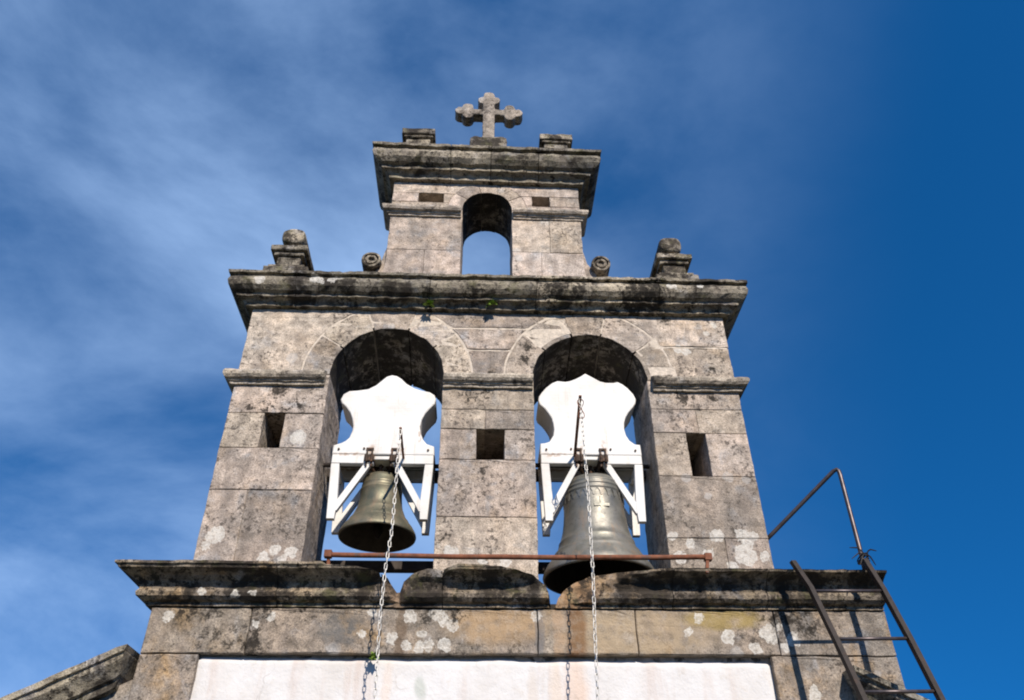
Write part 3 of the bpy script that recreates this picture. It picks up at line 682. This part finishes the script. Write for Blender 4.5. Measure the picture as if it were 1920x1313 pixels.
BL = [(.0, 4.98), (.10, 4.97), (.150, 4.93), (.165, 4.85), (.185, 4.76), (.225, 4.66), (.29, 4.55), (.325, 4.50), (.340, 4.488), (.352, 4.487), (.356, 4.500), (.350, 4.525), (.322, 4.575), (.288, 4.617), (.281, 4.628), (.279, 4.638), (.270, 4.645), (.246, 4.685), (.228, 4.73), (.224, 4.742), (.219, 4.746), (.207, 4.80), (.200, 4.86), (.195, 4.93), (.1975, 4.935), (.197, 4.948), (.191, 4.953), (.189, 4.985), (.191, 4.99), (.190, 5.003), (.186, 5.008), (.182, 5.05), (.165, 5.085), (.13, 5.103), (.07, 5.112), (0, 5.114)]
BR = [(0, 4.93), (.15, 4.92), (.215, 4.87), (.235, 4.80), (.25, 4.65), (.28, 4.48), (.34, 4.34), (.42, 4.20), (.46, 4.13), (.485, 4.112), (.503, 4.113), (.507, 4.130), (.500, 4.16), (.470, 4.215), (.425, 4.280), (.398, 4.318), (.396, 4.332), (.385, 4.338), (.364, 4.375), (.351, 4.42), (.351, 4.434), (.343, 4.440), (.327, 4.49), (.311, 4.55), (.298, 4.63), (.289, 4.73), (.285, 4.83), (.286, 4.84), (.283, 4.846), (.281, 4.90), (.286, 4.905), (.286, 4.92), (.280, 4.925), (.279, 4.945), (.284, 4.95), (.284, 4.962), (.278, 4.967), (.275, 4.985), (.278, 4.99), (.277, 5.003), (.268, 5.008), (.262, 5.03), (.235, 5.06), (.16, 5.085), (.07, 5.098), (0, 5.10)]
def bell(side):
    left = side == 'L'
    c = -.945 if left else 1.075; yc = .33; prof = BL if left else BR; yk = YL if left else YR
    top = prof[-1][1]; yb = 5.24 if left else 5.265
    x0, x1 = (-1.421, -.452) if left else (.562, 1.545)
    t = empty('church_bell', (c, yc, prof[10][1]), 'smaller brown bronze bell under white headstock in the left arch' if left else 'larger grey bronze bell under white headstock in the right arch', 'bell', 'bells hung in the gable arches')
    bb = bmesh.new(); add_lathe(bb, prof, (c, yc, 0), 72); bmesh.ops.remove_doubles(bb, verts=bb.verts, dist=1e-5)
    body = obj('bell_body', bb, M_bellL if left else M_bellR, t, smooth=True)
    body.data.materials.append(M_inside); wl = WL[body.name]          # dark patina inside, blackened further to stand in for its shade
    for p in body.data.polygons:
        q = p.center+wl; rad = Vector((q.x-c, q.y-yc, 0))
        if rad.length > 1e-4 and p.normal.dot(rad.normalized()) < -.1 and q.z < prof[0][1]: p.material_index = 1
    if not left:      # hanging relief frieze under the shoulder bands
        bb = bmesh.new(); n = 26
        for k in range(n):
            a = 2*math.pi*k/n; r = .284
            for w, z0, z1 in ((.026, 4.845, 4.885), (.014, 4.815, 4.845)):
                p = [(-w, z1), (w, z1), (w*.35, z0), (-w*.35, z0)]
                vs = []
                for dr in (0, .007):
                    for u, z in p:
                        aa = a+u/r; vs.append(bb.verts.new((c+(r+dr)*math.cos(aa), yc+(r+dr)*math.sin(aa), z)))
                for f in ((4, 5, 6, 7), (0, 1, 5, 4), (1, 2, 6, 5), (2, 3, 7, 6), (3, 0, 4, 7)): bb.faces.new([vs[i] for i in f])
        obj('relief_frieze', bb, M_bellR, body)
        bb = bmesh.new()   # raised cross on the waist
        def rel(x, z0, z1, w):
            for q in ((x-w, x+w, z0, z1),):
                y = yc-math.sqrt(max(0, .288**2-(x-c)**2)); add_box(bb, q[0], q[1], y-.012, y+.03, z0, z1)
        rel(c+.03, 4.54, 4.80, .014); rel(c+.03-.04, 4.70, 4.728, .03); rel(c+.03+.04, 4.70, 4.728, .03)
        for k in range(3): rel(c+.03, 4.50-.03*k+.03, 4.528-.03*k+.03, .03+.018*k)
        obj('relief_cross', bb, M_bellR, body)
    bb = bmesh.new(); zl = prof[9][1]
    add_tube(bb, [(c+.01, yc+.02, top-.2), (c, yc, zl+.16), (c, yc, zl+.12), (c, yc, zl+.07), (c, yc, zl+.02), (c, yc, zl-.0)], [.014, .016, .045, .05, .025, .014], 12)
    obj('clapper', bb, M_iron, t, smooth=True)
    # crown loops
    for k in range(6):
        a = math.pi*k/3+.3; bb = bmesh.new(); pts = []
        for i in range(9):
            u = math.pi*i/8; rr = .035+.075*math.sin(u)*(.75 if i < 5 else 1); pts.append((c+rr*math.cos(a), yc+rr*.9*math.sin(a), top-.02+(yb-top-.01)*i/8))
        add_tube(bb, pts, .017, 8); obj('crown_loop', bb, M_strap, t, smooth=True)
    # headstock
    Y0, Y1 = .12, .50
    bb = bmesh.new(); add_prism(bb, yk, Y0, Y1, .012)
    hs = obj('headstock', bb, M_paint, t)
    bb = bmesh.new(); zb = yb-.003; hb = .095
    for y0, y1 in ((Y0-.004, Y0+.065), (Y1-.065, Y1+.004)):
        add_box(bb, x0+.006, x0+.40 if left else x0+.335, y0, y1, zb-hb, zb); add_box(bb, x1-.40 if left else x1-.38, x1-.006, y0, y1, zb-hb, zb)
    add_box(bb, x0+.39 if left else x0+.325, x1-.39 if left else x1-.37, Y0+.02, Y1-.02, zb-.04, zb)
    bmesh.ops.bevel(bb, geom=list(bb.edges), offset=.005, segments=1, affect='EDGES')
    obj('lower_beam', bb, M_paint, hs)
    zl2 = zb-hb
    for s, xo, xin in ((1, x0, x0+.33), (-1, x1, x1-.33)):
        for y0 in (Y0, Y1-.06):
            bb = bmesh.new(); lean = .03*s
            ps = [(xo+s*.004, zl2), (xo+s*.083, zl2), (xo+s*.078+lean, 4.73), (xo+s*.068+lean, 4.585), (xo+lean, 4.585)]
            add_prism(bb, ps if s > 0 else ps[::-1], y0, y0+.06, .005); obj('bracket_post', bb, M_paint, hs)
            bb = bmesh.new()
            add_bar(bb, (xin+s*.02, y0+.03, zl2+.006), (xo+s*.055+lean, y0+.03, 4.68), .058, .052); obj('bracket_brace', bb, M_paint, hs)
        bb = bmesh.new(); add_box(bb, xo+s*.016 if s > 0 else xo-.078, xo+.078 if s > 0 else xo-.016, Y0+.062, Y1-.062, zl2-.06, zl2-.002); obj('bracket_tie', bb, M_paint, hs)
    # iron straps
    for dx in (-.118, .118):
        xs = (-.945 if left else 1.048)+dx; bb = bmesh.new()
        add_box(bb, xs-.036, xs+.036, Y0-.016, Y0-.002, yb+.045, yb+.065); add_box(bb, xs-.032, xs-.016, Y0-.016, Y0-.002, yb-.13, yb+.045); add_box(bb, xs+.016, xs+.032, Y0-.016, Y0-.002, yb-.13, yb+.045)
        add_box(bb, xs-.045, xs+.045, Y0-.026, Y0+.2, yb-.075, yb-.012)
        for q in (-.024, .024): add_tube(bb, [(xs+q, Y0-.03, yb-.01), (xs+q, Y0-.03, yb-.09)], .012, 8)
        add_tube(bb, [(xs-.02, Y0-.02, yb-.07), (xs-.4*dx, yc-.09, yb-.13), (xs-.5*dx, yc-.05, yb-.10)], .012, 8)
        st = obj('strap', bb, M_strap, hs)
    for bx_, bz_ in ((x0+.06, yb+.05), (x1-.06, yb+.05), (x0+.30, yb+.06), (x1-.30, yb+.06)):
        bb = bmesh.new(); add_tube(bb, [(bx_, Y0-.012, bz_), (bx_, Y0+.01, bz_)], .011, 6); obj('bolt', bb, M_strap, hs)
    bb = bmesh.new()
    add_tube(bb, [(x0-.10, .31, yb-.02), (x1+.10, .31, yb-.02)], .022, 12); obj('axle', bb, M_iron, hs)
    # pull lever
    bb = bmesh.new()
    if left: add_bar(bb, (-.742, .16, 5.2), (-.729, -.44, 5.212), .022, .012, (0, 0, 1)); bx = (-.742, .09, 5.2)
    else: add_bar(bb, (.893, .14, 5.24), (.884, -.58, 5.49), .026, .014, (0, 0, 1)); bx = (.893, .09, 5.24)
    obj('lever', bb, M_rust, t)
    return t
bell('L'); bell('R')
# bearing beams behind the headstocks and the long timber behind the piers
for a, e, z0, z1, lab in ((-1.53, -.39, 5.205, 5.295, 'dark timber cross beam behind the left bell headstock'), (.50, 1.66, 5.235, 5.325, 'dark timber cross beam behind the right bell headstock')):
    bb = bmesh.new(); add_box(bb, a, e, .53, .66, z0, z1); bmesh.ops.bevel(bb, geom=list(bb.edges), offset=.008, segments=1, affect='EDGES')
    tag(obj('timber_beam', bb, M_dark_wood), lab, 'beam', 'beams behind the headstocks')
bb = bmesh.new(); add_box(bb, -1.75, 1.85, .843, .95, 4.385, 4.475); bmesh.ops.bevel(bb, geom=list(bb.edges), offset=.008, segments=1, affect='EDGES')
tag(obj('timber_rail', bb, M_dark_wood), 'long dark timber rail low behind both bell arches', 'beam')

# ------------------------------------------------------------------ ironwork
t = empty('guard_rail', (.33, -.22, 4.0), 'long rusty iron pipe rail across the base of the bell arches', 'rail')
bb = bmesh.new(); n = 24
add_tube(bb, [(-1.285+3.235*i/n, -.22+.004*math.sin(i), 4.113+.006*i/n-.012*math.sin(math.pi*i/n)) for i in range(n+1)], .0215, 12); obj('pipe', bb, M_rust, t, smooth=True)
for a, e in (((-1.262, -.22, 4.13), (-1.245, -.20, 3.98)), ((1.93, -.22, 4.14), (1.895, -.245, 3.97))):
    bb = bmesh.new(); add_bar(bb, a, e, .026, .026); add_box(bb, a[0]-.03, a[0]+.03, a[1]-.03, a[1]+.03, 4.088, 4.145); obj('post', bb, M_rust, t)

def link_mesh(L=.058, W=.027, r=.0036):
    bb = bmesh.new(); pts = []; k = 8
    for i in range(k+1): a = math.pi*i/k; pts.append((W/2*math.cos(a)*.82, 0, (L-W)/2+W/2*math.sin(a)))
    for i in range(k+1): a = math.pi+math.pi*i/k; pts.append((W/2*math.cos(a)*.82, 0, -(L-W)/2+W/2*math.sin(a)))
    n = len(pts); rings = []
    for i in range(n):
        tt = (Vector(pts[(i+1) % n])-Vector(pts[i-1])).normalized(); s = Vector((0, 1, 0)); u = s.cross(tt)
        rings.append([bb.verts.new(Vector(pts[i])+(s*math.cos(q*math.pi/3)+u*math.sin(q*math.pi/3))*r) for q in range(6)])
    for i in range(n):
        a, b_ = rings[i], rings[(i+1) % n]
        for q in range(6): bb.faces.new((a[q], a[(q+1) % 6], b_[(q+1) % 6], b_[q]))
    bmesh.ops.recalc_face_normals(bb, faces=bb.faces)
    me = bpy.data.meshes.new('link'); bb.to_mesh(me); bb.free(); me.materials.append(M_galv)
    for p in me.polygons: p.use_smooth = True
    return me
LM = link_mesh()
for path, lab in (([(-.729, -.43, 5.19), (-.727, -.43, 4.25), (-.752, -.43, 3.93), (-.76, -.43, 3.55), (-.745, -.43, 2.93), (-.74, -.42, 1.2)], 'steel pull chain hanging from the left bell lever'),
                  ([(.884, -.56, 5.46), (.90, -.555, 4.5), (.894, -.55, 3.82), (.877, -.55, 3.33), (.868, -.55, 2.92), (.865, -.54, 1.2)], 'steel pull chain hanging from the right bell lever')):
    t = empty('chain', path[0], lab, 'chain', 'bell pull chains')
    z = path[0][2]-.02; k = 0
    while z > 1.2:
        for a, e in zip(path, path[1:]):
            if a[2] >= z >= e[2]: u = (a[2]-z)/(a[2]-e[2]); p = Vector(a).lerp(Vector(e), u); break
        else: p = Vector(path[0])+Vector((0, 0, z-path[0][2]))
        o = bpy.data.objects.new('link', LM); link(o, p, t); o.rotation_euler = (random.uniform(-.06, .06), random.uniform(-.05, .05), .5+(math.pi/2 if k % 2 else 0)+random.uniform(-.25, .25))
        z -= .0475; k += 1
    if lab.endswith('right bell lever'):
        bb = bmesh.new(); pts = [(.884+.028*math.sin(i*math.pi/6)*(1 if i < 12 else 1), -.565, 5.46-.20*(.5-.5*math.cos(i*math.pi/12))) for i in range(25)]
        add_tube(bb, pts, .004, 6, False); obj('wire_loop', bb, M_rust, t)

# ladder
t = empty('ladder', (3.05, -1.7, 0), 'dark iron ladder leaning on the right end of the base cornice', 'ladder')
RL = [(2.612, -.315, 4.05), (2.675, -.40, 3.80), (2.728, -.53, 3.337), (2.756, -.66, 2.942), (2.86, -1.70, .0)]
RR = [(3.226, -.315, 4.07), (3.268, -.40, 3.79), (3.302, -.53, 3.356), (3.318, -.66, 2.95), (3.40, -1.70, .0)]
for P in (RL, RR):
    bb = bmesh.new(); v0 = None; rings = []
    for p in P:
        p = Vector(p); rings.append([bb.verts.new(p+Vector((i*.019, j*.028, 0))) for i, j in ((-1, -1), (1, -1), (1, 1), (-1, 1))])
    for a, b_ in zip(rings, rings[1:]):
        for k in range(4): bb.faces.new((a[k], a[(k+1) % 4], b_[(k+1) % 4], b_[k]))
    bb.faces.new(rings[0]); bb.faces.new(rings[-1][::-1])
    obj('rail', bb, M_iron, t)
def onr(P, z):
    for a, e in zip(P, P[1:]):
        if a[2] >= z >= e[2]: return Vector(a).lerp(Vector(e), (a[2]-z)/(a[2]-e[2]))
for k in range(9):
    z = 3.768-.411*k; bb = bmesh.new(); add_tube(bb, [onr(RL, z), onr(RR, z+.006)], .0135, 10); obj('rung', bb, M_pipe, t, smooth=True)
# bent handrail beside the ladder head
t = empty('handrail', (3.26, -.2, 4.0), 'bent steel pipe handrail rising beside the ladder head', 'handrail')
def smooth_path(P, n=6):
    out = []
    for i in range(len(P)-1):
        p0, p1, p2, p3 = (Vector(P[max(0, min(len(P)-1, i+k))]) for k in (-1, 0, 1, 2))
        for j in range(n):
            u = j/n; out.append(.5*((2*p1)+(p2-p0)*u+(2*p0-5*p1+4*p2-p3)*u*u+(3*p1-p0-3*p2+p3)*u**3))
    return out+[Vector(P[-1])]
P = [(3.262, -.20, 3.98), (3.276, -.19, 4.14), (3.352, -.055, 4.99), (3.352, -.050, 5.035), (3.338, -.045, 5.055), (3.31, -.03, 5.045), (2.737, .30, 4.56), (2.555, .40, 4.41)]
bb = bmesh.new(); add_tube(bb, P, .0195, 12); obj('pipe', bb, M_pipe, t, smooth=True)
bb = bmesh.new(); add_box(bb, 3.22, 3.30, -.24, -.16, 3.985, 4.012); obj('foot_plate', bb, M_iron, t)
t = empty('tie_wire', (3.24, -.3, 4.06), 'twisted black wire tying the ladder head to the handrail', 'wire')
for k in range(4):
    bb = bmesh.new(); zc = 4.07+.013*k; pts = []
    for i in range(21): a = 2*math.pi*i/20; pts.append((3.246+.034*math.cos(a), -.257+.078*math.sin(a), zc+.012*math.sin(a+k)))
    add_tube(bb, pts, .006, 6, False); obj('wire_turn', bb, M_wire, t)
for e in ((3.12, -.33, 4.17), (3.10, -.36, 4.06), (3.33, -.36, 4.13), (3.31, -.32, 4.02), (3.16, -.36, 4.01)):
    a = Vector((3.24, -.33, 4.10)); e = Vector(e); m_ = (a+e)/2+Vector((0, -.01, .03)); bb = bmesh.new(); add_tube(bb, [a, a.lerp(m_, .6)+Vector((0, 0, .01)), m_, m_.lerp(e, .6), e], [.006, .006, .006, .005, .003], 6); obj('wire_end', bb, M_wire, t)

# ------------------------------------------------------------------ small plants rooted in the joints
def plant(loc, n, size, lab):
    t = empty('wall_plant', loc, lab, 'plant', 'small plants in the wall joints'); rnd = random.Random(n+int(loc[0]*100))
    bb = bmesh.new()
    for k in range(n):
        a = rnd.uniform(0, 2*math.pi); el = rnd.uniform(-.6, 1.0); d = Vector((math.cos(a)*math.cos(el), -abs(math.sin(a))*math.cos(el), math.sin(el)))
        L = size*rnd.uniform(.5, 1); s = d.cross(Vector((rnd.uniform(-1, 1), rnd.uniform(-1, 1), 1))).normalized()*L*.28; b0 = Vector(loc)
        m1 = b0+d*L*.6; v = [bb.verts.new(q) for q in (b0, b0+d*L*.35+s*.5, m1+s, b0+d*L+Vector((0, 0, -L*.15)), m1-s, b0+d*L*.35-s*.5)]
        bb.faces.new(v[:4]); bb.faces.new((v[0], v[3], v[4], v[5]))
    obj('foliage', bb, M_leaf, t, recalc=False)
plant((-.575, -.10, 6.90), 34, .085, 'small green plant under the middle cornice above the left arch')
plant((.08, -.10, 6.925), 34, .085, 'small green plant under the middle cornice above the central pier')
plant((-.82, -.03, 3.345), 24, .07, 'small green plant at the top of the white plaster by the left chain')
